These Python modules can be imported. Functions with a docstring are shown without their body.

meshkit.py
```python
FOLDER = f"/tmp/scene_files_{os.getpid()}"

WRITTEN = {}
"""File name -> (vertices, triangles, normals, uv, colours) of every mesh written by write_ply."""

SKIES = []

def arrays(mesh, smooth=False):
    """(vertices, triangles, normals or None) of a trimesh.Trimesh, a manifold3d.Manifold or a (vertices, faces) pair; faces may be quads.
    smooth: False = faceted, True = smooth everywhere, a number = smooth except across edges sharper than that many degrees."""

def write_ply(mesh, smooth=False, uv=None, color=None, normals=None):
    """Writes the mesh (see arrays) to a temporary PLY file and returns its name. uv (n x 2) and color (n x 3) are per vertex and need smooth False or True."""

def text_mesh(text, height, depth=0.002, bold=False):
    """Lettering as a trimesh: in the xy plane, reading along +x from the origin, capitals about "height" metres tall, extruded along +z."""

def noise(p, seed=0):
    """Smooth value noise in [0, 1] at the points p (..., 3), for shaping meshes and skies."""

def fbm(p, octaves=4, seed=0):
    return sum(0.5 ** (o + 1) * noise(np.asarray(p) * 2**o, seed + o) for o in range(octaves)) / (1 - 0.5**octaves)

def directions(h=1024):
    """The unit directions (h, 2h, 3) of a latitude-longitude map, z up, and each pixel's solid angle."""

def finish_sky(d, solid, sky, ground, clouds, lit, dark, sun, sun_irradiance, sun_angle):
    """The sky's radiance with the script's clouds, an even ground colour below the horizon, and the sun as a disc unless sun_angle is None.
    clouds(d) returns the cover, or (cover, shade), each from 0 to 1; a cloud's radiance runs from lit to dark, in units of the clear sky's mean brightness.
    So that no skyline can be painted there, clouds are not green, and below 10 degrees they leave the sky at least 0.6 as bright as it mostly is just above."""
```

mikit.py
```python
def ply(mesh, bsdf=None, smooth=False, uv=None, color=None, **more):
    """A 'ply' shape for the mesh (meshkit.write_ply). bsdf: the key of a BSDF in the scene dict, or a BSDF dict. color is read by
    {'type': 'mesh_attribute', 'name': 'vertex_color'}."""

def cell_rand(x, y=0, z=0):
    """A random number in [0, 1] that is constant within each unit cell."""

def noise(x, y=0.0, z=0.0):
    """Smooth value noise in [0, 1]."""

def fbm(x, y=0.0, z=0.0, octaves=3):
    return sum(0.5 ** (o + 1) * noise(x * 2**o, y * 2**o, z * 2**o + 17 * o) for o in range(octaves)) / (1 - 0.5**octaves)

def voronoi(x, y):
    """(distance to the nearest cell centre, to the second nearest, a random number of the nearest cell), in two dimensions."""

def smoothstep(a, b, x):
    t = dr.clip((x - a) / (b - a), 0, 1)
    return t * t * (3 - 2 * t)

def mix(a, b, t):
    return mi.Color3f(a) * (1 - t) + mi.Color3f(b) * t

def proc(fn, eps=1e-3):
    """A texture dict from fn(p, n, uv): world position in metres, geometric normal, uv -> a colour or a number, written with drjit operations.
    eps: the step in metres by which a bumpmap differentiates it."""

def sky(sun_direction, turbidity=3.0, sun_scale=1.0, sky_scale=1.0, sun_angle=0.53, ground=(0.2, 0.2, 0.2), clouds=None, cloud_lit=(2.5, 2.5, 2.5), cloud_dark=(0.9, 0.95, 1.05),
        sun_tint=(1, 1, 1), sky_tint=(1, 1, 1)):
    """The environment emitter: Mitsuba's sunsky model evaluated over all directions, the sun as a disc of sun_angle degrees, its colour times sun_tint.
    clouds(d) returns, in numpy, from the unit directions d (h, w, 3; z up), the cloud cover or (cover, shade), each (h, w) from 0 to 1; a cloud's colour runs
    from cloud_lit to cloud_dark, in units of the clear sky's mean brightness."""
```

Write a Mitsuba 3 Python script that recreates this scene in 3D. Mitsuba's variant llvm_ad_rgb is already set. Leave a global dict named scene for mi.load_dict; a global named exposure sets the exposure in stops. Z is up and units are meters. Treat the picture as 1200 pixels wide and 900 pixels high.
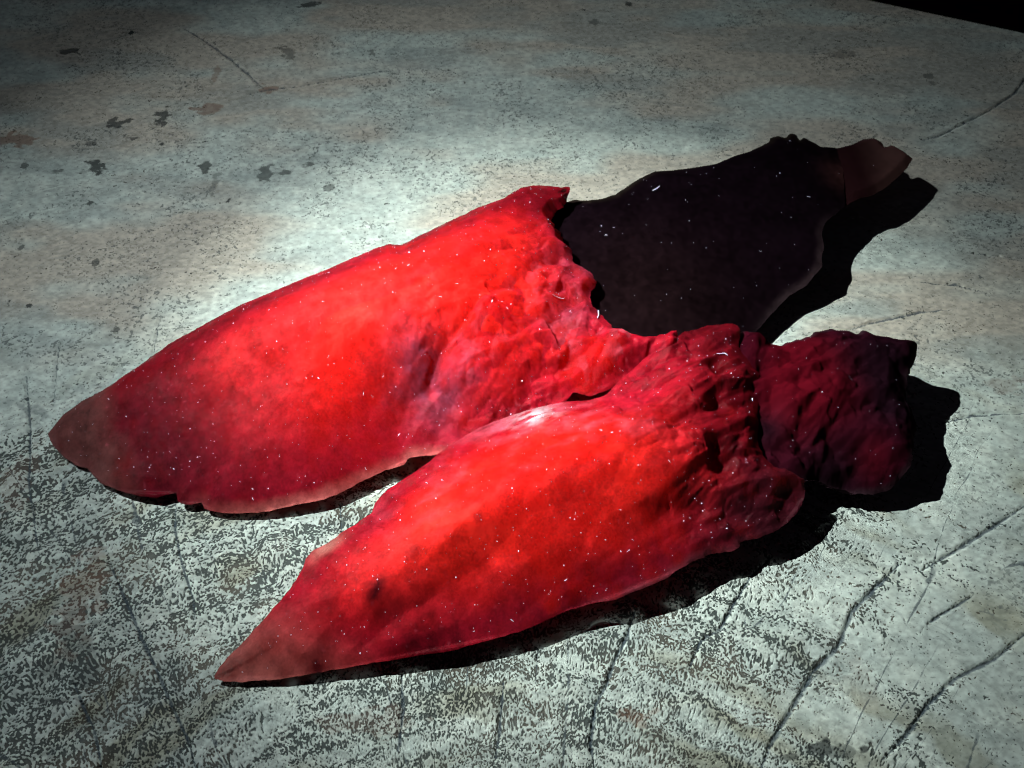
import math
import numpy as np
import trimesh
import drjit as dr
import mitsuba as mi
import mikit
import meshkit
from mikit import proc, noise, fbm, smoothstep, mix, voronoi
from scipy.spatial import Delaunay, cKDTree
import shapely

T = mi.ScalarTransform4f
MM = 0.001
scene, labels = {}, {}

# ------------------------------------------------------------------ camera, light, exposure
HFOV, PITCH, DIST = 62.0, 55.0, 0.133
CAM = np.array([0, -DIST * math.cos(math.radians(PITCH)), DIST * math.sin(math.radians(PITCH))])
scene['camera'] = {'type': 'thinlens', 'aperture_radius': 0.0003, 'focus_distance': 0.122, 'fov': HFOV, 'fov_axis': 'x', 'near_clip': 0.005, 'far_clip': 20.0,
                   'to_world': T().look_at(origin=CAM.tolist(), target=[0, 0, 0], up=[0, 0, 1])}
exposure = 0.0
LAMP = np.array([-0.130, 0.036, 0.2])            # hand torch held left of the camera, outside the frame
AIM = [0.004, 0.000, 0.0]
BEAMS = [('torch_spot', 15.5, 1.0, [0.53, 0.585, 0.545], 0.0), ('torch_halo', 32.0, 3.0, [0.122, 0.136, 0.137], 0.001), ('torch_spill', 52.0, 12.0, [0.022, 0.026, 0.028], 0.002)]
for name, cut, beam, power, off in BEAMS:         # one torch: hot spot, halo and faint spill of its reflector
    scene[name] = {'type': 'spot', 'to_world': T().look_at(origin=(LAMP + [off, 0, 0]).tolist(), target=AIM, up=[0, 0, 1]),
                   'intensity': {'type': 'rgb', 'value': power}, 'cutoff_angle': cut, 'beam_width': beam}
scene['room_dark'] = {'type': 'constant', 'radiance': {'type': 'rgb', 'value': [0.0035, 0.003, 0.0045]}}

FOC = 600 / math.tan(math.radians(HFOV / 2))
FWD = -CAM / np.linalg.norm(CAM)
UPV = np.cross([1, 0, 0], FWD)


def at(u, v, z):
    """The point at height z (metres) that was seen at the pixel u, v of the 1200 x 900 photograph."""
    d = FWD * FOC + np.array([1.0, 0, 0]) * (u - 600) + UPV * (450 - v)
    return CAM + d * ((z - CAM[2]) / d[2])


def sstep(a, b, x):
    t = np.clip((x - a) / (b - a), 0, 1)
    return t * t * (3 - 2 * t)


def nz(x, y, s, seed=0, oct=3):
    return meshkit.fbm(np.stack([x * s, y * s, x * 0 + 3.7], -1), oct, seed) - 0.5


# ------------------------------------------------------------------ the stump
PITH = np.array([0.0, -0.104])                   # centre of the growth rings
CRACKS = [
    ([(205, 590), (204, 620), (212, 660), (225, 700), (228, 725)], 0.5), ([(128, 660), (160, 735), (178, 775), (195, 815), (218, 865), (230, 905)], 0.6),
    ([(30, 440), (34, 500), (33, 570), (45, 650)], 0.5), ([(68, 405), (62, 470)], 0.35),
    ([(186, 372), (179, 410)], 0.3), ([(398, 590), (400, 625)], 0.4),
    ([(745, 715), (735, 745), (720, 775), (712, 800), (698, 825), (692, 870), (698, 905)], 0.6),
    ([(905, 652), (880, 675), (862, 705), (845, 735), (822, 750), (805, 790)], 0.5),
    ([(1055, 660), (1030, 685), (1000, 715), (985, 755), (955, 785), (935, 820), (905, 870), (890, 905)], 0.7),
    ([(1205, 740), (1170, 770), (1120, 795), (1085, 830), (1060, 865), (1035, 890)], 0.6), ([(1140, 698), (1100, 722), (1088, 730)], 0.35),
    ([(1205, 590), (1160, 620), (1120, 645), (1080, 668)], 0.4),
    ([(1210, 80), (1190, 108), (1160, 128), (1130, 143), (1100, 158), (1080, 163)], 0.6),
    ([(995, 386), (1020, 377), (1050, 371), (1080, 364), (1125, 360)], 0.5), ([(1105, 495), (1140, 486), (1200, 483)], 0.5), ([(1080, 330), (1120, 332), (1150, 340)], 0.3),
    ([(215, 32), (240, 46), (270, 68), (290, 85), (308, 102)], 0.45), ([(285, 110), (310, 104), (350, 100), (400, 90), (445, 82), (490, 78)], 0.28),
    ([(470, 790), (472, 830), (466, 880)], 0.4), ([(590, 800), (585, 860), (578, 905)], 0.35), ([(548, 780), (546, 810)], 0.25), ([(350, 820), (352, 850)], 0.3),
    ([(85, 800), (110, 860), (118, 905)], 0.35), ([(630, 760), (628, 800)], 0.22),
    ([(1130, 295), (1200, 302)], 0.25), ([(850, 735), (830, 745)], 0.3), ([(220, 163), (265, 158)], 0.25),
]
SEGS = []
for k, (pts, w) in enumerate(CRACKS):
    q = np.array([at(u, v, 0)[:2] for u, v in pts]) / MM
    for i in range(len(q) - 1):
        w0 = (0.48 if w > 0.45 else 0.85) * w * (0.4 if i == 0 else 1)
        w1 = (0.48 if w > 0.45 else 0.85) * w * (0.3 if i == len(q) - 2 else 1)
        SEGS.append((q[i], q[i + 1], w0, w1))
SPOTS = [(189, 168, 7, 9, .9), (140, 141, 13, 6, .8), (190, 135, 9, 11, .8), (158, 160, 10, 7, .7), (112, 193, 13, 9, .85), (63, 198, 9, 5, .6), (105, 168, 8, 5, .6),
         (241, 193, 8, 8, .8), (311, 200, 7, 12, .7), (332, 201, 9, 6, .7), (362, 192, 8, 5, .7), (267, 233, 4, 4, .9), (250, 215, 5, 14, .4), (386, 219, 8, 5, .6), (10, 351, 4, 4, .9),
         (34, 356, 5, 3, .9), (135, 385, 5, 5, .7), (153, 36, 4, 4, .9), (84, 58, 14, 4, .8), (337, 59, 15, 9, .55), (28, 192, 4, 4, .7), (362, 3, 12, 4, .8), (435, 61, 6, 4, .6),
         (735, 5, 5, 4, .8), (105, 237, 3, 3, .8), (25, 290, 4, 4, .7), (112, 306, 4, 4, .7), (990, 880, 24, 8, .5), (960, 875, 14, 10, .8), (1012, 878, 12, 11, .8), (930, 885, 12, 6, .6),
         (80, 760, 34, 46, .42), (95, 790, 20, 18, .4), (700, 25, 12, 5, .5), (1090, 90, 7, 9, .5), (990, 62, 22, 5, .4)]
BROWNS = [(15, 162, 22, 9, .8), (243, 125, 17, 7, .75), (315, 103, 11, 6, .75), (253, 85, 5, 9, .6), (744, 838, 24, 12, .5), (95, 700, 30, 70, .45), (1010, 800, 20, 30, .15), (430, 845, 60, 16, .3), (20, 560, 20, 50, .3), (1180, 450, 30, 10, .35)]


def ellipses(lst):
    out = []
    for u, v, a, b, s in lst:
        c = at(u, v, 0)[:2] / MM
        rx = abs(at(u + a, v, 0)[0] / MM - c[0])
        ry = abs(at(u, v + b, 0)[1] / MM - c[1])
        out.append((c[0], c[1], rx, ry, s))
    return out


SPOT_E, BROWN_E = ellipses(SPOTS), [(x, y, rx, ry, 0.7 * s) for x, y, rx, ry, s in ellipses(BROWNS)]


def seg_mask(X, Y, wob):
    """How deep inside a crack a point of the cut face lies, from 0 to 1."""
    m = mi.Float(-9)
    for a, b, w0, w1 in SEGS:
        dx, dy = float(b[0] - a[0]), float(b[1] - a[1])
        L = dx * dx + dy * dy
        t = dr.clip(((X - float(a[0])) * dx + (Y - float(a[1])) * dy) / L, 0, 1)
        d = dr.sqrt(dr.square(X - float(a[0]) - t * dx) + dr.square(Y - float(a[1]) - t * dy))
        m = dr.maximum(m, 1 - d / ((float(w0) + t * float(w1 - w0)) * wob))
    return m


def ell_mask(lst, X, Y, wob):
    m = mi.Float(0)
    for x, y, rx, ry, s in lst:
        d = dr.sqrt(dr.square((X - x) / rx) + dr.square((Y - y) / ry)) + wob
        m = dr.maximum(m, s * smoothstep(1.1, 0.75, d))
    return m


def wood_fields(p):
    X, Y = p.x * 1000, p.y * 1000
    wx = (fbm(X * 0.25, Y * 0.25, 5.0, 2) - 0.5)
    dx, dy = X, Y - float(PITH[1] * 1000)
    r = dr.sqrt(dx * dx + dy * dy) + 2.5 * wx
    a = dr.atan2(dx, dy) * 105.0
    big = fbm(X * 0.055, Y * 0.055, 2.0, 3)
    mid = fbm(X * 0.16, Y * 0.16, 9.0, 3)
    w2 = noise(X * 0.9, Y * 0.9, 4.0) - 0.5
    cell = 0.80 * noise(a * 3.7 + 0.9 * w2, r * 4.9 + 0.9 * w2, 0.5) + 0.20 * noise(a * 1.2, r * 3.0 + 0.6 * w2, 6.5)
    rows = noise(a * 0.12, r * 1.1, 8.0)
    return X, Y, a, r, big, mid, cell, rows


def density(X, Y, big, mid, rows):
    """How open the pores of the cut lie: rough saw-torn wood near the pith, worn smooth towards the rim."""
    low = smoothstep(10, -22, Y + 26 * (big - 0.5) - 0.10 * X + 9 * (mid - 0.5))
    right = smoothstep(34, 58, X - 0.35 * (Y + 40) + 34 * (mid - 0.5))
    far = 0.30 * smoothstep(0.52, 0.70, fbm(X * 0.09, Y * 0.17, 31.0, 3))
    return dr.clip((low + 0.25 * smoothstep(-20, -65, X + 8 * (mid - 0.5)) * low) * (1 - 0.62 * right) * (0.86 + 0.5 * (rows - 0.5)) + far * (1 - low), 0, 1)


def wood_color(p, n, uv):
    X, Y, a, r, big, mid, cell, rows = wood_fields(p)
    crk = seg_mask(X, Y, 0.25 + 1.7 * fbm(X * 0.9, Y * 0.9, 71.0, 2))
    dn = dr.clip(density(X, Y, big, mid, rows) + 0.42 * smoothstep(-3.5, 0.2, crk) * smoothstep(0.35, 0.65, fbm(X * 0.3, Y * 0.3, 73.0, 2)), 0, 1)
    pale = mix((0.40, 0.45, 0.415), (0.50, 0.54, 0.49), noise(X * 0.5, Y * 0.5, 3.0))
    warm = smoothstep(0.36, 0.62, fbm(X * 0.035 + 4, Y * 0.10, 12.0, 3)) * smoothstep(-2, 14, Y + 10 * (mid - 0.5))
    pale = mix(pale, (0.43, 0.36, 0.295), 0.75 * warm)
    grey = smoothstep(0.50, 0.68, fbm(X * 0.05, Y * 0.13 + 3, 22.0, 3))
    pale = mix(pale, (0.25, 0.285, 0.275), 0.45 * grey)
    fine = fbm(X * 1.3, Y * 2.0, 1.0, 3)
    pale = pale * (0.62 + 0.75 * fine)
    # open pores: dark wood between pale raised fibres
    thr = 0.21 + 0.28 * dn + 0.08 * (noise(X * 0.25, Y * 0.25, 14.0) - 0.5) + 0.10 * (rows - 0.5)
    pore = smoothstep(thr + 0.035, thr - 0.035, cell) * smoothstep(0.02, 0.12, dn)
    dark = mix((0.022, 0.030, 0.029), (0.056, 0.046, 0.034), smoothstep(0.45, 0.7, mid))
    col = mix(pale, dark, 0.92 * pore)
    # growth rings: darker, browner late wood; hairline checks run across them
    ring_ = smoothstep(0.42, 0.85, noise(a * 0.03 + 0.8 * mid, r * 0.42 + 1.6 * mid, 18.0)) * smoothstep(0.3, 0.6, fbm(X * 0.08, Y * 0.08, 19.0, 3)) * smoothstep(16, -14, Y)
    col = mix(col, col * mi.Color3f(0.68, 0.63, 0.55), ring_)
    hair = dr.abs(noise(a * 0.30 + 0.35 * mid, r * 0.035, 27.0) - 0.5) + 0.02 * noise(X * 1.5, Y * 1.5, 28.0)
    col = mix(col, (0.05, 0.066, 0.078), 0.75 * smoothstep(0.024, 0.012, hair) * smoothstep(6, -12, Y) * smoothstep(0.35, 0.6, fbm(X * 0.15, Y * 0.15, 29.0, 2)))
    # fine flecks and scratches along the smoother wood
    fl = noise(X * 2.2 + 3 * (mid - .5), Y * 2.6, 40.0) * 0.55 + 0.45 * noise(X * 4.3, Y * 5.0, 41.0)
    patch = smoothstep(0.42, 0.72, fbm(X * 0.12, Y * 0.12, 44.0, 3))
    fleck = smoothstep(0.74 - 0.16 * patch, 0.88 - 0.16 * patch, fl) * (1 - dn)
    col = mix(col, (0.075, 0.085, 0.085), 0.75 * fleck)
    scr = noise(a * 0.16, r * 2.6 + 2 * w_(X, Y), 50.0)
    col = mix(col, (0.14, 0.16, 0.155), 0.25 * smoothstep(0.70, 0.88, scr) * smoothstep(0.40, 0.65, mid))
    wob = 0.45 * (fbm(X * 0.8, Y * 1.2, 61.0, 3) - 0.5) * 2.2
    col = mix(col, (0.16, 0.06, 0.028), ell_mask(BROWN_E, X, Y, wob + 1.5 * (fbm(X * 0.5, Y * 0.8, 63.0, 3) - 0.45)))
    sp = ell_mask(SPOT_E, X, Y, 2.4 * (fbm(X * 0.55, Y * 0.9, 66.0, 3) - 0.42))
    col = mix(col, (0.022, 0.026, 0.026), sp)
    col = mix(col, (0.045, 0.062, 0.078), 0.8 * smoothstep(0.0, 0.7, crk) * smoothstep(0.25, 0.6, fbm(X * 1.7, Y * 1.7, 77.0, 2) + 0.25 * crk))
    return col


def w_(X, Y):
    return noise(X * 0.2, Y * 0.2, 91.0)


def wood_bump(p, n, uv):
    X, Y, a, r, big, mid, cell, rows = wood_fields(p)
    dn = density(X, Y, big, mid, rows)
    thr = 0.21 + 0.28 * dn
    return 0.16 * smoothstep(thr - 0.06, thr + 0.10, cell) * dn + 0.10 * fbm(X * 1.3, Y * 2.0, 1.0, 3)


scene['wood_cut'] = {'type': 'twosided', 'b': {'type': 'bumpmap', 'arbitrary': proc(wood_bump, eps=5e-5), 'scale': 0.001,
                     'bsdf': {'type': 'principled', 'base_color': proc(wood_color), 'roughness': 0.75, 'specular': 0.25}}}


def bark_color(p, n, uv):
    X, Y, Z = p.x * 1000, p.y * 1000, p.z * 1000
    a = dr.atan2(X, Y - float(PITH[1] * 1000)) * 200
    return mix((0.035, 0.024, 0.018), (0.10, 0.075, 0.055), fbm(a * 0.15, Z * 0.03, 2.0, 4))


scene['bark'] = {'type': 'twosided', 'b': {'type': 'principled', 'base_color': proc(bark_color), 'roughness': 0.9}}
scene['dark_earth'] = {'type': 'twosided', 'b': {'type': 'principled', 'base_color': proc(lambda p, n, uv: mix((0.010, 0.008, 0.008), (0.03, 0.024, 0.02), fbm(p.x * 30, p.y * 30, 1.0, 3))), 'roughness': 0.95}}

RIM_AT = [(-500, -330), (0, -150), (450, -70), (750, -22), (930, 0), (1060, 16), (1200, 33), (1500, 90)]
RIM_P = np.array([at(u, v, 0)[:2] - PITH for u, v in RIM_AT])
RIM_T = np.concatenate([[-math.pi, -1.9], np.arctan2(RIM_P[:, 0], RIM_P[:, 1]), [1.9, math.pi]])
RIM_R = np.concatenate([[0.24, 0.25], np.hypot(RIM_P[:, 0], RIM_P[:, 1]), [0.22, 0.24]])


def rim_radius(th):
    """The stump is not round: its rim lies nearer on the right than on the left."""
    k = np.linspace(-math.pi, math.pi, 2001)
    r = np.interp(k, RIM_T, RIM_R)
    w = np.exp(-(np.arange(-60, 61) / 22.0) ** 2)
    r = np.convolve(np.pad(r, 60, mode='wrap'), w / w.sum(), 'valid')
    x, y = np.sin(th) * 9, np.cos(th) * 9
    return np.interp(th, k, r) * (1 + 0.012 * (meshkit.fbm(np.stack([x, y, x * 0], -1), 2, 5) - 0.5))


def crack_depth(x, y):
    m = np.zeros_like(x)
    wob = 0.25 + 1.7 * (nz(x, y, 0.9, 71, 2) + 0.5)
    for a, b, w0, w1 in SEGS:
        e = b - a
        t = np.clip(((x - a[0]) * e[0] + (y - a[1]) * e[1]) / (e @ e), 0, 1)
        d = np.hypot(x - a[0] - t * e[0], y - a[1] - t * e[1])
        m = np.maximum(m, 1 - d / ((w0 + t * (w1 - w0)) * wob))
    return sstep(0.0, 0.8, m)


def cut_face():
    """A disc fine where the specimen lies and coarse towards the far rim."""
    xs = np.arange(-118, 118.1, 0.30)
    ys = np.arange(-62, 118, 0.30)
    gx, gy = np.meshgrid(xs, ys)
    gx, gy = gx.ravel(), gy.ravel()
    rr, th = np.hypot(gx, gy - PITH[1] / MM), np.arctan2(gx, gy - PITH[1] / MM)
    keep = rr < rim_radius(th) / MM - 1.2
    fine = np.stack([gx, gy], 1)[keep]
    t = np.linspace(-math.pi, math.pi, 1441)[:-1]
    rim = rim_radius(t) / MM
    edge = np.vstack([np.stack([np.sin(t) * (rim - o), np.cos(t) * (rim - o) + PITH[1] / MM], 1) for o in (0.0, 0.5)])
    cx, cy = np.meshgrid(np.arange(-420, 421, 6.0), np.arange(-420, 420, 6.0))
    c = np.stack([cx.ravel(), cy.ravel()], 1)
    cr, ct = np.hypot(c[:, 0], c[:, 1] - PITH[1] / MM), np.arctan2(c[:, 0], c[:, 1] - PITH[1] / MM)
    inside = (np.abs(c[:, 0]) < 119) & (c[:, 1] > -63) & (c[:, 1] < 119)
    c = c[(cr < rim_radius(ct) / MM - 4) & ~inside]
    return fine, edge, c, rim, t


fine, edge, coarse, rim_r, rim_t = cut_face()
P2 = np.vstack([fine, edge, coarse])
tri = Delaunay(P2).simplices
e1, e2 = P2[tri[:, 1]] - P2[tri[:, 0]], P2[tri[:, 2]] - P2[tri[:, 0]]
flip = e1[:, 0] * e2[:, 1] - e1[:, 1] * e2[:, 0] < 0
tri[flip] = tri[flip][:, ::-1]
rr = np.hypot(P2[:, 0], P2[:, 1] - PITH[1] / MM)
rth = np.arctan2(P2[:, 0], P2[:, 1] - PITH[1] / MM)
zz = 0.7 * nz(P2[:, 0], P2[:, 1], 0.06, 3, 3) + 0.16 * nz(P2[:, 0], P2[:, 1], 0.9, 4, 2) - 0.25 - 0.45 * crack_depth(P2[:, 0], P2[:, 1])
zz = np.minimum(zz, 0) - 2.0 * sstep(4, 0, rim_radius(rth) / MM - rr) ** 2
scene['tree_stump__cut_face'] = mikit.ply((np.column_stack([P2, zz]) * MM, tri), 'wood_cut', smooth=True)
# bark mantle
levels = np.array([-2.2, -6, -15, -30, -60, -120, -220, -330, -420.0])
ring = []
for k, z in enumerate(levels):
    grow = [0, 0.6, 1.2, 1.6, 2, 5, 10, 22, 45][k]
    bump = 4.0 * (meshkit.fbm(np.stack([np.sin(rim_t) * 40, np.cos(rim_t) * 40, rim_t * 0 + z * 0.01], -1), 3, 8) - 0.5) * min(1, k / 2)
    R = rim_r + grow + bump
    ring.append(np.stack([np.sin(rim_t) * R, np.cos(rim_t) * R + PITH[1] / MM, rim_t * 0 + z], 1))
ring[0][:, 2] = np.minimum(0, 0.7 * nz(ring[0][:, 0], ring[0][:, 1], 0.06, 3, 3) + 0.16 * nz(ring[0][:, 0], ring[0][:, 1], 0.9, 4, 2) - 0.25) - 2.0
n_ = len(rim_t)
i, j = np.meshgrid(np.arange(len(levels) - 1), np.arange(n_), indexing='ij')
q = np.stack([i * n_ + j, i * n_ + (j + 1) % n_, (i + 1) * n_ + (j + 1) % n_, (i + 1) * n_ + j], -1).reshape(-1, 4)
scene['tree_stump__bark'] = mikit.ply((np.vstack(ring) * MM, q[:, ::-1]), 'bark', smooth=True)
labels['tree_stump'] = {'label': 'grey sawn tree stump with cracked, pore-pitted top face under the red crystals', 'category': 'stump'}
labels['tree_stump__bark'] = {'label': 'dark bark mantle around the stump'}
g = np.linspace(-3, 3, 61)
gx, gy = np.meshgrid(g, g)
gz = -0.42 + 0.02 * nz(gx, gy, 2.0, 9)
ii, jj = np.meshgrid(np.arange(60), np.arange(60), indexing='ij')
q = np.stack([ii * 61 + jj, ii * 61 + jj + 1, (ii + 1) * 61 + jj + 1, (ii + 1) * 61 + jj], -1).reshape(-1, 4)
scene['ground'] = mikit.ply((np.column_stack([gx.ravel(), gy.ravel(), gz.ravel()]), q), 'dark_earth', smooth=True)
labels['ground'] = {'label': 'dark bare ground far below the stump top', 'category': 'ground', 'kind': 'structure'}


# ------------------------------------------------------------------ crystals
def chain(pts, step=2.2, jag=0.0, seed=0, soft=0.35):
    """px outline with heights (u, v, z in mm) -> dense world outline in mm."""
    w = np.array([at(u, v, z * MM) / MM for u, v, z in pts])
    out = []
    for k in range(len(w)):
        a, b = w[k], w[(k + 1) % len(w)]
        m = max(1, int(np.linalg.norm(b - a) / 0.22))
        out.append(a + (b - a) * (np.arange(m) / m)[:, None])
    o = np.vstack(out)
    for _ in range(3):
        o = o * (1 - 2 * soft / 2) + soft / 2 * (np.roll(o, 1, 0) + np.roll(o, -1, 0))
    if jag:
        t = np.roll(o, -1, 0) - np.roll(o, 1, 0)
        nrm = np.stack([t[:, 1], -t[:, 0]], 1) / (np.linalg.norm(t[:, :2], axis=1, keepdims=True) + 1e-9)
        o[:, :2] += nrm * (jag * 2 * nz(o[:, 0], o[:, 1], 1.1, seed, 3))[:, None]
    return o


def px(u, v, z=10.0):
    return at(u, v, z * MM)[:2] / MM


def smin(a, b, k):
    h = np.clip(0.5 + 0.5 * (b - a) / k, 0, 1)
    return b * (1 - h) + a * h - k * h * (1 - h)


class Lump:
    """Outline -> plan mesh; the top and the underside meet at the outline."""

    def __init__(self, pts, h=0.26, jag=0.25, seed=1, rough=None):
        self.o = chain(pts, jag=jag, seed=seed)
        if rough is not None:
            k = rough(self.o[:, 0], self.o[:, 1])
            self.o[:, 0] += k * 2 * nz(self.o[:, 0], self.o[:, 1], 0.8, 91, 3)
            self.o[:, 1] += k * 2 * nz(self.o[:, 0], self.o[:, 1], 0.8, 92, 3)
        self.poly = shapely.Polygon(self.o[:, :2]).buffer(0)
        if self.poly.geom_type != 'Polygon':
            self.poly = max(self.poly.geoms, key=lambda g: g.area)
        ring = np.array(self.poly.exterior.segmentize(0.24).coords)[:-1]
        zt = cKDTree(self.o[:, :2])
        x0, y0, x1, y1 = self.poly.bounds
        rng = np.random.default_rng(seed)
        gx, gy = np.meshgrid(np.arange(x0, x1, h), np.arange(y0, y1, h))
        gp = np.stack([gx.ravel(), gy.ravel()], 1) + rng.uniform(-0.06, 0.06, (gx.size, 2))
        gp = gp[shapely.contains_xy(self.poly, gp[:, 0], gp[:, 1])]
        kd = cKDTree(ring)
        gp = gp[kd.query(gp)[0] > 0.15]
        self.p = np.vstack([ring, gp])
        self.nb = len(ring)
        t = Delaunay(self.p).simplices
        c = self.p[t].mean(1)
        t = t[shapely.contains_xy(self.poly, c[:, 0], c[:, 1])]
        a, b = self.p[t[:, 1]] - self.p[t[:, 0]], self.p[t[:, 2]] - self.p[t[:, 0]]
        f = a[:, 0] * b[:, 1] - a[:, 1] * b[:, 0] < 0
        t[f] = t[f][:, ::-1]
        self.t = t
        self.d = kd.query(self.p)[0]
        self.d[:self.nb] = 0
        self.x, self.y = self.p[:, 0], self.p[:, 1]
        sub = self.o[::max(1, len(self.o) // 160)]
        dd = (self.x[:, None] - sub[None, :, 0]) ** 2 + (self.y[:, None] - sub[None, :, 1]) ** 2
        w = 1 / (dd + 0.3) ** 1.5
        self.zb = (w * sub[None, :, 2]).sum(1) / w.sum(1)
        self.zb[:self.nb] = self.o[zt.query(ring)[1], 2]
        near = np.exp(-self.d / 1.0)
        self.zb = self.zb * (1 - near) + near * self.zb[:self.nb][kd.query(self.p)[1]]

    def dist_to(self, line, z=8.0):
        q = np.array([px(u, v, z) for u, v in line])
        return shapely.distance(shapely.LineString(q), shapely.points(self.p))

    def chain_dist(self, pts):
        q = np.array([at(u, v, z * MM)[:2] / MM for u, v, z in pts])
        line = shapely.LineString(q).simplify(0.9)
        return shapely.distance(line, shapely.points(self.p))

    def blob(self, u, v, r, z=12.0):
        """1 at the pixel, falling to 0 at r millimetres."""
        c = px(u, v, z)
        return np.exp(-((self.x - c[0]) ** 2 + (self.y - c[1]) ** 2) / (0.5 * r * r))

    def build(self, key, top, bottom, color, bsdf, more={}):
        top, bottom = top.copy(), np.minimum(bottom, top - 0.02)
        top[:self.nb] = bottom[:self.nb] = self.zb[:self.nb]
        bottom = np.maximum(bottom, 0.02)
        top = np.maximum(top, bottom)
        n = len(self.p)
        v = np.vstack([np.column_stack([self.p, top]), np.column_stack([self.p, bottom])]) * MM
        f = np.vstack([self.t, self.t[:, ::-1] + n])
        col = np.clip(np.vstack([color, color]), 0.001, 0.97)
        scene[key] = mikit.ply((v, f), bsdf, smooth=True, color=col, **more)
        self.top = top
        self.surf = v[:n]
        nn = np.zeros((n, 3))
        fn = np.cross(v[self.t[:, 1]] - v[self.t[:, 0]], v[self.t[:, 2]] - v[self.t[:, 0]])
        for k in range(3):
            np.add.at(nn, self.t[:, k], fn)
        self.nrm = nn / (np.linalg.norm(nn, axis=1, keepdims=True) + 1e-12)


def facets(x, y, size, seed, tilt=0.5, ang=0.0, stretch=1.0):
    """Tilted flat flakes: each cell of a jittered pattern is a plane of its own, the highest ones win."""
    c, s = math.cos(ang), math.sin(ang)
    X, Y = (x * c + y * s) / (size * stretch), (-x * s + y * c) / size
    rng = np.random.default_rng(seed)
    tab = rng.uniform(0, 1, (64, 64, 4))
    ix, iy = np.floor(X).astype(int), np.floor(Y).astype(int)
    best, tint = np.full(x.shape, -9.0), np.zeros(x.shape)
    for a in (-2, -1, 0, 1, 2):
        for b in (-2, -1, 0, 1, 2):
            q = tab[(ix + a) % 64, (iy + b) % 64]
            dx, dy = X - (ix + a + q[..., 0]), Y - (iy + b + q[..., 1])
            g = q[..., 2] * 6.283
            h = -0.9 * np.maximum(np.abs(dx * np.cos(g) + dy * np.sin(g)), np.abs(-dx * np.sin(g) * 0.7 + dy * np.cos(g))) + tilt * (dx * np.cos(3 * g) + dy * np.sin(3 * g)) + 0.7 * q[..., 3]
            tint = np.where(h > best, tab[(ix + a + 31) % 64, (iy + b + 17) % 64, 3], tint)
            best = np.maximum(best, h)
    return best * size, tint


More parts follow.
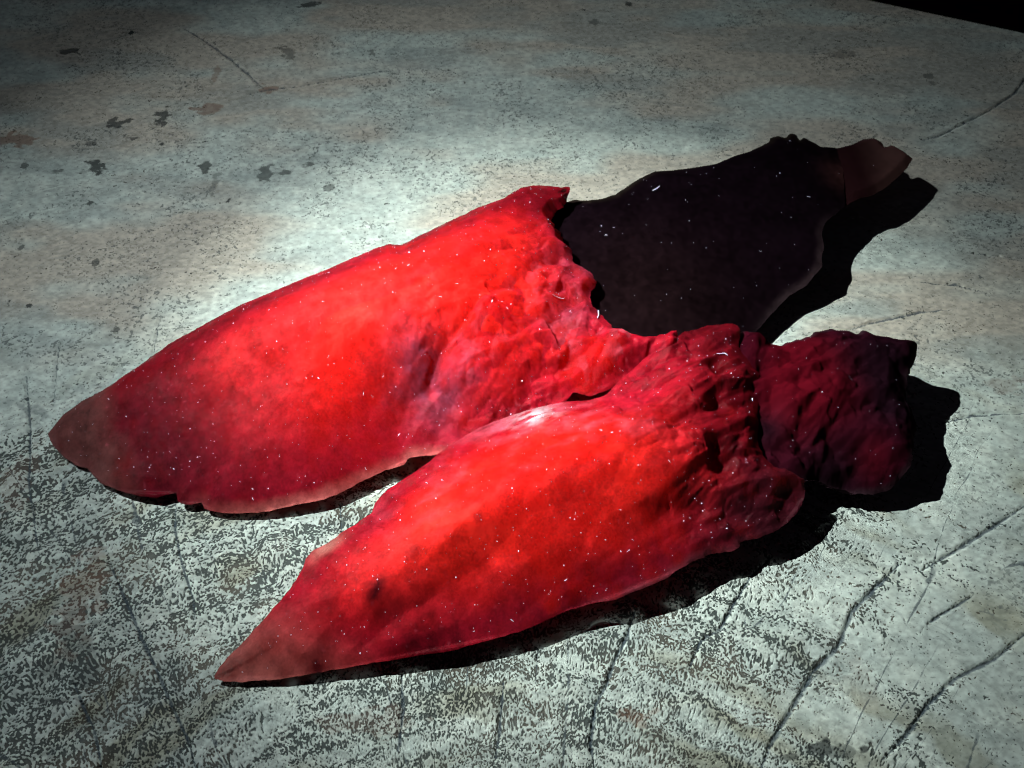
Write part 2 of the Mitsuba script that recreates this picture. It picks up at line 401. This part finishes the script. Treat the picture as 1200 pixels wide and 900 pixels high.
BRIGHT, CRIMSON, DEEP = np.array([0.96, 0.022, 0.015]), np.array([0.26, 0.004, 0.013]), np.array([0.055, 0.002, 0.006])
TIPC, FROST, SHADE_BLACK, LIP = np.array([0.11, 0.035, 0.033]), np.array([0.55, 0.10, 0.15]), np.array([0.0055, 0.0024, 0.0046]), np.array([0.40, 0.12, 0.105])


def blend(a, b, t):
    t = np.clip(t, 0, 1)[:, None]
    return a * (1 - t) + b * t




CORES = [(at(555, 335, 0.014)[:2] / MM, 26.0), (at(650, 575, 0.012)[:2] / MM, 24.0), (at(400, 430, 0.012)[:2] / MM, 16.0), (at(690, 410, 0.012)[:2] / MM, 8.0)]


def clarity(p, n, uv):
    """How opaque the skin of the calcite is: clear in the bodies' cores, cloudy towards ends and edges."""
    X, Y = p.x * 1000, p.y * 1000
    c = mi.Float(0)
    for m, r in CORES:
        c = dr.maximum(c, smoothstep(1.0, 0.1, dr.sqrt(dr.square(X - float(m[0])) + dr.square(Y - float(m[1]))) / r + 0.5 * (fbm(X * 0.2, Y * 0.2, 3.0, 2) - 0.5)))
    return dr.clip(0.91 - 0.60 * c + 0.8 * (fbm(X * 0.6, Y * 0.6, 8.0, 3) - 0.5), 0.2, 1)


scene['calcite'] = {'type': 'mask', 'opacity': proc(clarity), 'b': {'type': 'twosided', 'b': {'type': 'principled', 'base_color': {'type': 'mesh_attribute', 'name': 'vertex_color'}, 'roughness': 0.55, 'specular': 0.05}}}
scene['red_body'] = {'type': 'homogeneous', 'sigma_t': 1000.0, 'albedo': {'type': 'rgb', 'value': [0.986, 0.045, 0.035]}}
scene['dull_stone'] = {'type': 'twosided', 'b': {'type': 'principled', 'base_color': {'type': 'mesh_attribute', 'name': 'vertex_color'}, 'roughness': 0.6, 'specular': 0.0}}  # dull opaque stone; on the blade the vertex colour carries see-through shade

# --- the upper crystal
UP_TOP = [(56, 508, 1.0), (75, 485, 1.8), (100, 468, 2.6), (130, 452, 3.4), (165, 427, 4.4), (200, 402, 5.2), (240, 380, 6.2), (280, 358, 7.0), (320, 342, 7.6), (350, 329, 8), (358, 325, 8), (380, 318, 8.3), (405, 306, 8.6),
          (440, 291, 9), (455, 286, 9), (470, 287, 9), (500, 272, 9.4), (530, 258, 9.8), (560, 243, 10.2), (585, 236, 10.6), (600, 227, 11), (612, 219, 11), (625, 217, 11), (640, 218, 11.3), (655, 218, 11.5), (668, 220, 11.5)]
UP_BUTT = [(667, 230, 10.6), (656, 244, 10.4), (646, 258, 10.4), (656, 276, 10.4), (668, 292, 10.4), (672, 308, 10.4), (690, 317, 10.4), (699, 330, 10.4), (691, 348, 10.4), (699, 366, 10.4), (720, 384, 10.4), (742, 394, 10.2), (768, 394, 10), (790, 388, 10), (812, 420, 8.5)]
UP_LOW = [(760, 448, 7), (720, 454, 6.5), (710, 458, 6.4), (700, 462, 6.4), (690, 465, 6.3), (680, 461, 6.3), (672, 459, 6.3), (666, 467, 6.2), (640, 488, 5), (600, 506, 4), (560, 522, 3.2), (530, 531, 2.6), (500, 534, 2.3), (478, 537, 2.2), (474, 544, 2.1), (450, 552, 2.0), (420, 566, 1.9),
          (395, 580, 1.8), (370, 588, 1.7), (345, 592, 1.7), (320, 598, 1.4), (300, 601, 1.2), (270, 602, 1.1), (250, 600, 1.1), (239, 596, 1.1), (237, 588, 1.3), (232, 590, 1.3), (220, 592, 1.2), (209, 588, 1.3), (207, 577, 1.5), (200, 579, 1.5), (185, 583, 1.4), (165, 582, 1.3),
          (140, 575, 1.2), (120, 567, 1.0), (107, 555, 0.9), (103, 549, 0.9), (88, 545, 0.8), (75, 535, 0.8), (62, 522, 0.9)]
A = Lump(UP_TOP + UP_BUTT + UP_LOW, h=0.18, jag=0.22, seed=3, rough=lambda x, y: 0.75 * np.clip((x - px(640, 260, 10)[0]) / 1.5, 0, 1) * (y > px(640, 430, 10)[1]))
ax = px(660, 300) - px(56, 508, 3)
ax /= np.linalg.norm(ax)
along, across = A.x * ax[0] + A.y * ax[1], -A.x * ax[1] + A.y * ax[0]
along = along - along.min()
dU = A.chain_dist(UP_TOP)
dL = A.chain_dist(UP_LOW + UP_TOP[:1])
dB = A.dist_to([(u, v) for u, v, z in UP_BUTT], 11)
Hc = 1.5 + 8.5 * sstep(2, 60, along)
bul = smin(smin(0.78 * dU, 0.62 * dL, 2.5), smin(Hc, 0.42 * dB + 1.3, 2.0), 2.5)
bul = np.minimum(np.maximum(bul, 0), 1.3 * A.d + 0.02)
edge_in = np.clip(A.d / 2.2, 0, 1)
flake = np.clip(A.blob(640, 410, 17) * 1.3 + A.blob(560, 420, 14) + A.blob(720, 415, 14) + A.blob(660, 310, 12) + A.blob(770, 415, 12), 0, 1)
det = 1.2 * nz(along, across * 1.7, 0.10, 11, 2) + 0.08 * nz(along, across * 3, 0.5, 12, 2)
det = det + 0.16 * nz(A.x, A.y, 1.3, 13, 3)
f1, t1 = facets(A.x, A.y, 4.6, 21, 0.45, 0.5, 1.3)
f2, t2 = facets(A.x, A.y, 1.9, 22, 0.5, 0.9, 1.2)
f6, t6 = facets(A.x, A.y, 0.95, 23, 0.6, 0.2, 1.2)
fc = f1 * 0.80 + f2 * 0.50 + f6 * 0.36
topA = A.zb + bul + edge_in * (det * (1 + 0.4 * flake) + flake * (fc - 1.9))
topA -= 1.5 * A.blob(505, 425, 7) + 1.2 * A.blob(662, 345, 4)
botA = np.maximum(A.zb - 0.9 * A.d - 0.05, 0)
th = topA - botA
zone = sstep(-0.28, 0.30, nz(A.x, A.y, 0.12, 31, 3) * 1.1) * 0.42 * sstep(5, 35, along) + 0.62 * sstep(12, 52, along) * (1 - 0.7 * sstep(78, 96, along))
core = np.clip(sstep(3, 14, th) * zone * 1.12 * sstep(1.5, 13, dU), 0, 1)  # inner glow put into the colour: brighter red where the stone is thick
col = blend(np.tile(DEEP * 1.6, (len(A.x), 1)), CRIMSON, 0.9 * sstep(12, 50, along) + 0.16)
col = blend(col, BRIGHT, core)
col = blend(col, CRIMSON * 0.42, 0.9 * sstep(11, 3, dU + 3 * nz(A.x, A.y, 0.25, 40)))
col = blend(col, CRIMSON * 1.2, 0.8 * flake * sstep(0.45, 0.75, 0.55 * t1 + 0.45 * t2))
col = blend(col, FROST * 0.7, 0.5 * flake * sstep(0.66, 0.78, t2) * sstep(-0.1, 0.2, nz(A.x, A.y, 0.25, 33, 3)))
col = blend(col, np.array([0.20, 0.03, 0.06]), np.clip(1.25 * A.blob(500, 425, 9) * (0.7 + 1.5 * nz(A.x, A.y, 0.6, 35)) + 0.7 * A.blob(690, 300, 7) + 0.6 * A.blob(655, 355, 6), 0, 1))
col = blend(col, DEEP, 0.6 * np.clip(A.blob(150, 545, 12, 4) + 0.5 * A.blob(200, 520, 14, 5), 0, 1))
col = blend(col, TIPC, 0.95 * sstep(13, 6, along + 5 * nz(A.x, A.y, 0.3, 36)))
col = blend(col, LIP, 0.6 * sstep(1.9, 0.1, A.d + 1.2 * nz(A.x, A.y, 0.5, 38)) * sstep(8, 3, dL) * sstep(16, 28, along) * sstep(72, 56, along))
col = blend(col, CRIMSON * 1.3, 0.30 * sstep(0.5, 0.8, t1) * (1 - flake) * sstep(25, 45, along))
grain = np.random.default_rng(5).uniform(0, 1, len(A.x))
col = blend(col, FROST, 0.45 * (0.35 + 0.65 * flake) * sstep(0.22, 0.34, nz(A.x, A.y, 1.9, 39, 2)))
col = col * (1 + 1.1 * nz(A.x, A.y, 0.8, 37, 3) + 0.5 * flake * (t6 - 0.5) + 0.34 * (grain - 0.5))[:, None]
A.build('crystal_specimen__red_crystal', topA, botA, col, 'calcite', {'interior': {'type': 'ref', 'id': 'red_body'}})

# --- the clear blade behind it; the shade seen through it is painted black
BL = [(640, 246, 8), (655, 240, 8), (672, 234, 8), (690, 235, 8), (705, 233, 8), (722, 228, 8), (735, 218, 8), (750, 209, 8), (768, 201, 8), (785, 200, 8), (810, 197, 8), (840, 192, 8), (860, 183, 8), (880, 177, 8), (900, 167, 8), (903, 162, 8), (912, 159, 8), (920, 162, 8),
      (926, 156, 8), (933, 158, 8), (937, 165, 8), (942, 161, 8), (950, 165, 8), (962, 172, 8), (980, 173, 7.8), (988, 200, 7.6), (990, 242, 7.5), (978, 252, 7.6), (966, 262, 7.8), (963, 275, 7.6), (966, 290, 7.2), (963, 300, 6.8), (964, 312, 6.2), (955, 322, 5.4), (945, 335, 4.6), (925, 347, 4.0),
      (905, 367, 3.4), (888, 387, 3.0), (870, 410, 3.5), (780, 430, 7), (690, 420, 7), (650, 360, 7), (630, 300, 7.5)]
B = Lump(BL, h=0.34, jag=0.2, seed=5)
bulB = np.minimum(1.6 * (1 - np.exp(-B.d / 5)), 9) + np.clip(B.d / 2, 0, 1) * (0.7 * nz(B.x, B.y, 0.16, 41, 3) + 0.30 * nz(B.x, B.y, 0.9, 42, 3))
topB = B.zb + bulB
botB = np.maximum(B.zb - 0.75 * B.d - 0.1, 1.4 + 1.5 * nz(B.x, B.y, 0.1, 44))
cB = np.tile(SHADE_BLACK, (len(B.x), 1))
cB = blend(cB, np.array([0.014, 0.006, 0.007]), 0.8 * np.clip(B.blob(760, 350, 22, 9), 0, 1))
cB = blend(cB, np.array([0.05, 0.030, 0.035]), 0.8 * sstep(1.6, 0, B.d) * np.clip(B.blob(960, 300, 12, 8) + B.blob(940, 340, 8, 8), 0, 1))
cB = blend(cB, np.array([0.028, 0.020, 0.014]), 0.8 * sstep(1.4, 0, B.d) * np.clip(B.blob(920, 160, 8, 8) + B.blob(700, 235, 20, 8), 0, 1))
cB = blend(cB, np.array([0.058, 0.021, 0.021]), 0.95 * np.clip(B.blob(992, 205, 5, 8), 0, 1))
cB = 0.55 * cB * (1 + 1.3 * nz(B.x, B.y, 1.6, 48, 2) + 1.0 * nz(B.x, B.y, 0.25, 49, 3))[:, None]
B.build('crystal_specimen__shade_dark_blade', topB, botB, cB, 'dull_stone')
labels['crystal_specimen__shade_dark_blade'] = {'label': 'smooth clear blade at the back of the longer crystal, its see-through shade painted near-black'}

TP = [(960, 180, 7.4), (980, 174, 7.6), (1000, 169, 7.6), (1012, 163, 7.6), (1025, 162, 7.6), (1034, 167, 7.6), (1036, 173, 7.6), (1046, 170, 7.6), (1058, 177, 7.5), (1070, 186, 7.4), (1062, 198, 7.3), (1050, 210, 7.3), (1035, 222, 7.3), (1020, 230, 7.3), (1008, 232, 7.3), (998, 237, 7.3), (986, 244, 7.3), (970, 244, 7)]
C = Lump(TP, h=0.3, jag=0.12, seed=7)
topC = C.zb + np.minimum(0.7 * C.d, 0.9) * sstep(px(978, 200, 8)[0], px(1010, 200, 8)[0], C.x) - 0.5 * sstep(px(1000, 200, 8)[0], px(975, 200, 8)[0], C.x) + np.clip(C.d / 1.5, 0, 1) * (0.5 * nz(C.x, C.y, 0.3, 51) + 0.1 * nz(C.x, C.y, 1.5, 52))
botC = C.zb - np.minimum(0.8 * C.d, 2.4)
cC = np.tile(np.array([0.075, 0.034, 0.031]), (len(C.x), 1)) * (1 + 0.5 * nz(C.x, C.y, 0.7, 53))[:, None]
cC = blend(cC, np.array([0.011, 0.003, 0.004]), 0.97 * sstep(11.5, 2.8, C.x - px(985, 210, 8)[0] + 2 * nz(C.x, C.y, 0.3, 54)))
C.build('crystal_specimen__blade_tip', topC, botC, cC, 'dull_stone')
labels['crystal_specimen__blade_tip'] = {'label': 'pale pinkish-brown translucent tip of the shade-dark blade'}

# --- the lower crystal
LO_TOP = [(250, 795, 1.0), (256, 782, 1.4), (280, 757, 2), (310, 725, 3), (340, 690, 3.6), (356, 665, 4), (358, 655, 4), (366, 646, 4.2), (395, 629, 5), (398, 625, 5), (415, 615, 5.2), (436, 601, 5.6), (440, 589, 5.8), (452, 575, 6), (475, 560, 6.4), (500, 544, 6.8), (515, 530, 7), (535, 517, 7.2), (560, 502, 7.4), (590, 490, 7.6),
          (620, 480, 7.8), (645, 474, 7.8), (666, 470, 7.8), (690, 469, 7.8), (710, 463, 8), (720, 452, 8.5), (745, 430, 9), (770, 405, 9.5), (800, 391, 10), (830, 382, 10), (858, 378, 10), (866, 384, 10)]
LO_BUTT = [(866, 398, 10), (868, 412, 9.8), (880, 424, 9.6), (888, 440, 9.4), (889, 462, 9.2), (888, 490, 9), (886, 510, 9), (892, 535, 8.4), (905, 545, 8), (925, 552, 7.4), (942, 562, 7)]
LO_LOW = [(943, 578, 6), (940, 592, 5.4), (930, 607, 5), (910, 624, 4.7), (890, 631, 4.6), (870, 633, 4.5), (866, 642, 4.4), (830, 651, 4.4), (800, 664, 4.8), (775, 681, 4.6), (750, 691, 4.3), (720, 703, 4), (690, 708, 3.8), (660, 717, 3.6), (640, 728, 3.4), (610, 740, 3.2), (570, 751, 3.0), (530, 762, 2.7), (480, 770, 2.4),
          (430, 778, 2.0), (380, 787, 1.6), (330, 796, 1.2), (290, 799, 0.9), (262, 799, 0.8)]
D = Lump(LO_TOP + LO_BUTT + LO_LOW, h=0.18, jag=0.16, seed=11, rough=lambda x, y: 0.5 * np.clip((x - px(760, 600, 7)[0]) / 6, 0, 1))
ax2 = px(830, 520) - px(250, 795, 1)
ax2 /= np.linalg.norm(ax2)
al2, ac2 = D.x * ax2[0] + D.y * ax2[1], -D.x * ax2[1] + D.y * ax2[0]
al2 = al2 - al2.min()
eU = D.chain_dist(LO_TOP)
eL = D.chain_dist(LO_LOW + LO_TOP[:1])
eB = D.dist_to([(u, v) for u, v, z in LO_BUTT], 10)
H2 = 1.0 + 8.6 * sstep(2, 46, al2) - 2.2 * sstep(56, 82, al2)
bul = smin(smin(0.72 * eU, 0.66 * eL, 2.5), smin(H2, 0.62 * eB + 1.4, 2.5), 2.5)
bul = np.minimum(np.maximum(bul, 0), 1.15 * D.d + 0.02)
e_in = np.clip(D.d / 2.2, 0, 1)
rub = np.clip(sstep(52, 70, al2 + 5 * nz(D.x, D.y, 0.2, 60)), 0, 1)
det = 1.2 * nz(al2, ac2 * 2.4, 0.10, 61, 2) + 0.08 * nz(al2, ac2 * 3, 0.45, 62, 2) + 0.12 * nz(D.x, D.y, 1.3, 63, 3)
lump = 1.6 * nz(al2, ac2 * 1.6, 0.16, 64, 2)
f3, t3 = facets(D.x, D.y, 2.4, 66, 0.5, 0.4, 1.9)
f7, t7 = facets(D.x, D.y, 1.1, 68, 0.6, 0.7, 1.4)
lump = lump + 0.85 * f3 + 0.60 * f7 - 0.7
f4, t4 = facets(D.x, D.y, 5.0, 67, 0.35, 0.55, 2.4)
shelf = f4 * 0.26
topD = D.zb + bul + e_in * (det * (1 - 0.3 * rub) + rub * (lump - 0.6) + shelf - 0.3)
for u, v, r, dep in [(847, 452, 2.2, 1.6), (858, 520, 2.6, 2.0), (845, 500, 2.0, 1.5), (792, 470, 3.0, 1.4), (826, 560, 3.0, 1.0), (790, 575, 4.0, 0.8), (690, 665, 2.5, 1.0), (850, 410, 2.2, 2.4), (770, 440, 3, 1.0)]:
    topD -= dep * D.blob(u, v, r, 16)
botD = np.maximum(D.zb - 0.9 * D.d - 0.05, 0)
th = topD - botD
zone = (0.45 * sstep(-0.28, 0.30, 1.1 * nz(D.x, D.y, 0.13, 71, 3)) + 0.66 * sstep(2, 34, al2)) * (1 - 0.93 * sstep(50, 74, al2 + 8 * nz(D.x, D.y, 0.15, 72))) * (0.55 + 0.45 * sstep(2, 8, eU))
core = np.clip(sstep(2, 12, th) * zone * 1.18, 0, 1)  # glow from within, painted as brighter red with thickness
col = blend(np.tile(DEEP * 2.0, (len(D.x), 1)), CRIMSON, 0.25 + 0.75 * sstep(0, 10, al2) * (1 - 0.6 * sstep(62, 84, al2)))
col = blend(col, BRIGHT, core)
col = blend(col, CRIMSON * 0.7, 0.5 * np.clip(rub + 0.35, 0, 1) * sstep(0.45, 0.8, 0.5 * t3 + 0.5 * t4))
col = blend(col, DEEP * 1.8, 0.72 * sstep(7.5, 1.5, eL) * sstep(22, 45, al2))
col = blend(col, FROST, 0.55 * np.clip(D.blob(610, 505, 11, 9) + D.blob(690, 490, 10, 10) + 0.5 * D.blob(500, 580, 10, 8), 0, 1) * sstep(-0.12, 0.22, nz(al2, ac2 * 2, 0.35, 73, 3)))
col = blend(col, np.array([0.70, 0.55, 0.62]), 0.85 * np.clip(D.blob(628, 489, 3.6, 9) * sstep(-0.15, 0.1, nz(al2, ac2 * 3, 0.5, 74)), 0, 1))
col = blend(col, np.array([0.26, 0.07, 0.06]), 0.85 * sstep(17, 2, al2 + 0.8 * (ac2 - ac2[np.argmin(al2)])) )
col = blend(col, np.array([0.40, 0.17, 0.14]), 0.7 * np.clip(D.blob(385, 645, 3.2, 5), 0, 1) * sstep(3, 0.5, D.d))
for u, v, r, s in [(437, 698, 1.5, .9), (445, 690, 1.2, .85), (456, 712, 2.6, .55), (380, 712, 2.0, .35), (366, 772, 1.7, .9), (488, 660, 1.5, .5), (560, 607, 1.0, .6), (536, 625, 1.4, .5), (485, 755, 4.0, .7), (520, 748, 4, .6), (690, 668, 1.4, .6), (790, 572, 3.2, .4), (820, 565, 3, .35), (735, 600, 2.4, .3), (848, 452, 1.6, .7), (856, 518, 2.0, .8)]:
    col = blend(col, DEEP * 0.5, s * np.clip(1.6 * D.blob(u, v, r, 6 if v > 650 else 12) * (0.75 + 1.6 * nz(D.x, D.y, 0.9, 75)), 0, 1))
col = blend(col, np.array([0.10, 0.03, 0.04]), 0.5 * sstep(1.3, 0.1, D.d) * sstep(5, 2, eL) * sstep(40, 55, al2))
col = blend(col, CRIMSON * 1.5, 0.85 * np.clip(1.3 * D.blob(775, 428, 9, 12) + D.blob(730, 455, 6, 12), 0, 1))
col = col * (1 - 0.55 * sstep(54, 78, al2 + 6 * nz(D.x, D.y, 0.2, 78)))[:, None]
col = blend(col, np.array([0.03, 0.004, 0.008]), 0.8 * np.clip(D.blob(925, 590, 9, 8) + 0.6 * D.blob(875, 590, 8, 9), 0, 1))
grain = np.random.default_rng(6).uniform(0, 1, len(D.x))
col = blend(col, FROST * 0.8, 0.40 * (0.5 + 0.5 * rub) * (1 - 0.6 * sstep(60, 80, al2)) * sstep(0.22, 0.34, nz(D.x, D.y, 1.9, 79, 2)))
col = col * (1 + 1.1 * nz(D.x, D.y, 0.8, 77, 3) + 0.5 * rub * (t7 - 0.5) + 0.34 * (grain - 0.5))[:, None]
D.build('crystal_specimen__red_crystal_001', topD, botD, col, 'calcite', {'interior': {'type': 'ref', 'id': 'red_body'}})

# --- its knobbly dark base
BS = [(850, 410, 8), (866, 392, 8), (880, 388, 8), (893, 395, 8), (905, 403, 8), (915, 405, 8), (925, 402, 8), (945, 395, 8), (955, 389, 8), (962, 387, 8), (975, 386, 8), (990, 388, 8), (1005, 391, 8), (1010, 388, 8), (1016, 388, 8), (1024, 393, 8), (1036, 396, 8), (1045, 399, 9), (1062, 398, 9.5), (1068, 400, 9.6), (1076, 404, 9.6), (1074, 415, 9.4), (1064, 442, 9), (1060, 470, 8.6),
      (1068, 478, 8), (1072, 492, 7.6), (1073, 505, 7.2), (1070, 530, 7), (1066, 548, 6.4), (1055, 562, 4.6), (1043, 575, 3.8), (1025, 580, 3.3), (1000, 578, 3.2), (980, 573, 3.6), (965, 567, 4.4), (945, 562, 6), (920, 580, 6), (890, 590, 6), (860, 560, 7), (845, 480, 7)]
E = Lump(BS, h=0.22, jag=0.3, seed=13, rough=lambda x, y: 0.35 + 0 * x)
dom = 4.4 * (1 - np.exp(-E.d / 4.5))
f5, t5 = facets(E.x, E.y, 4.2, 86, 0.45, 0.3, 1.2)
f8, t8 = facets(E.x, E.y, 1.5, 87, 0.6, 0.8, 1.2)
lump = 0.75 * f5 + 0.55 * f8 - 0.5 + 1.4 * nz(E.x, E.y, 0.2, 81, 2) + 0.6 * (0.4 - np.abs(nz(E.x, E.y, 0.5, 82, 2)) * 2.6) + 0.25 * nz(E.x, E.y, 1.4, 83)
topE = E.zb + dom + np.clip(E.d / 2.2, 0, 1) * (lump - 0.4)
for u, v, r, dep in [(897, 480, 3.6, 2.4), (893, 430, 3.0, 2.0), (905, 540, 5, 2.6), (980, 548, 4, 1.5), (1010, 545, 1.8, 1.0)]:
    topE -= dep * E.blob(u, v, r, 10)
botE = np.maximum(E.zb - 0.8 * E.d - 0.1, 0)
cE = np.tile(np.array([0.017, 0.0015, 0.0045]), (len(E.x), 1))
cE = blend(cE, np.array([0.075, 0.002, 0.006]), np.clip(E.blob(925, 465, 8, 11) + 0.8 * E.blob(960, 440, 9, 11) + 0.7 * E.blob(930, 410, 7, 9) + 0.8 * E.blob(1028, 527, 3.4, 9), 0, 1))
cE = blend(cE, np.array([0.008, 0.003, 0.006]), 0.85 * np.clip(E.blob(1030, 430, 10, 9) + E.blob(985, 550, 9, 8) + E.blob(1050, 480, 6, 8) + E.blob(895, 500, 4.5, 9), 0, 1))
cE = blend(cE, np.array([0.028, 0.015, 0.02]), 0.7 * sstep(1.0, 0, E.d))
cE = cE * (1 + 0.9 * nz(E.x, E.y, 0.7, 85) + 0.7 * (t5 - 0.5) + 0.4 * (t8 - 0.5))[:, None]
E.build('crystal_specimen__knobbly_base', topE, botE, cE, 'dull_stone')
labels['crystal_specimen__knobbly_base'] = {'label': 'knobbly dark crimson base of the shorter crystal'}
labels['crystal_specimen__red_crystal'] = {'label': 'longer red crystal with dull brown tip at the left'}
labels['crystal_specimen__red_crystal_001'] = {'label': 'shorter red crystal with sharp tip at the lower left'}
labels['crystal_specimen'] = {'label': 'red specimen of two joined pointed crystals with a clear blade painted shade-black, lying on the stump', 'category': 'crystal'}

# ------------------------------------------------------------------ lint and dust
scene['lint_white'] = {'type': 'twosided', 'b': {'type': 'principled', 'base_color': {'type': 'rgb', 'value': [0.80, 0.77, 0.97]}, 'roughness': 0.4, 'specular': 0.5}}
rng = np.random.default_rng(77)
ico = trimesh.creation.icosphere(subdivisions=1, radius=1.0)
V, F, off = [], [], 0


def speck(p, n, r, length=0.0):
    global off
    t = np.cross(n, rng.normal(size=3))
    t /= np.linalg.norm(t)
    b = np.cross(n, t)
    v = ico.vertices * rng.uniform(0.7, 1.3, (len(ico.vertices), 1))
    w = p + n * r * 0.7 * MM + (v[:, :1] * t * (r + length) + v[:, 1:2] * b * r + v[:, 2:] * n * r) * MM
    V.append(w)
    F.append(ico.faces + off)
    off += len(w)


for L, count, big in ((A, 620, 0.11), (B, 70, 0.08), (D, 540, 0.11), (E, 60, 0.06), (C, 2, 0.05)):
    ok = np.where((L.d > 0.8) & (L.nrm[:, 2] > 0.5))[0]
    for k in rng.choice(ok, count, replace=False):
        r = rng.uniform(0.028, 0.055) if rng.uniform() > big else rng.uniform(0.06, 0.105)
        speck(L.surf[k], L.nrm[k], r, rng.uniform(0.08, 0.25) if rng.uniform() < 0.035 else 0.0)
scene['dust_specks'] = mikit.ply((np.vstack(V), np.vstack(F)), 'lint_white', smooth=True)
labels['dust_specks'] = {'label': 'tiny white dust and lint specks scattered over the crystals', 'category': 'dust', 'kind': 'stuff'}


def find(L, u, v):
    """The point of the surface of L that the photograph shows at u, v."""
    s = L.surf - CAM
    f = s @ FWD
    uu, vv = 600 + FOC * s[:, 0] / f, 450 - FOC * (s @ UPV) / f
    dist = np.hypot(uu - u, vv - v)
    near = np.where(dist < 4)[0]
    if len(near) == 0:
        near = np.array([np.argmin(dist)])
    return near[np.argmin(f[near])]


def fibre(L, pts, r, label):
    q = []
    for u, v in pts:
        k = find(L, u, v)
        q.append(L.surf[k] + (L.nrm[k] + [0, 0, 0.5]) * r * 1.6 * MM)
    q = np.array(q)
    t = np.linspace(0, 1, len(q))
    s = np.linspace(0, 1, 14)
    q = np.stack([np.interp(s, t, q[:, k]) for k in range(3)], 1)
    for _ in range(2):
        q[1:-1] = 0.5 * q[1:-1] + 0.25 * (q[2:] + q[:-2])
    d = np.gradient(q, axis=0)
    d /= np.linalg.norm(d, axis=1, keepdims=True) + 1e-12
    a = np.cross(d, [0, 0, 1.0])
    a /= np.linalg.norm(a, axis=1, keepdims=True) + 1e-12
    b = np.cross(d, a)
    ang = np.arange(6) * math.pi / 3
    rad = r * MM * np.sqrt(np.clip(1 - (2 * s - 1) ** 8, 0.05, 1))
    v = q[:, None] + rad[:, None, None] * (np.cos(ang)[None, :, None] * a[:, None] + np.sin(ang)[None, :, None] * b[:, None])
    i, j = np.meshgrid(np.arange(len(q) - 1), np.arange(6), indexing='ij')
    f = np.stack([i * 6 + j, i * 6 + (j + 1) % 6, (i + 1) * 6 + (j + 1) % 6, (i + 1) * 6 + j], -1).reshape(-1, 4)
    n = sum(1 for k in scene if k.startswith('lint_fibre'))
    key = 'lint_fibre' if n == 0 else f'lint_fibre_{n:03d}'
    scene[key] = mikit.ply((v.reshape(-1, 3), f), 'lint_white', smooth=True)
    labels[key] = {'label': label, 'category': 'fibre', 'group': 'lint fibres on the crystals'}


fibre(A, [(650, 344), (655, 347), (660, 349), (665, 350)], 0.07, 'thin pale lint fibre on the longer red crystal beside its shade-dark blade')
fibre(D, [(843, 415), (845, 412), (849, 411), (853, 414)], 0.08, 'curled white lint fibre at the dark notch beside the knobbly base')
fibre(B, [(765, 221), (768, 219), (771, 216)], 0.12, 'short white lint flake on the upper end of the shade-dark blade')
fibre(A, [(702, 371), (703, 367), (704, 363)], 0.09, 'short upright white lint fibre where the red meets the shade-dark blade')
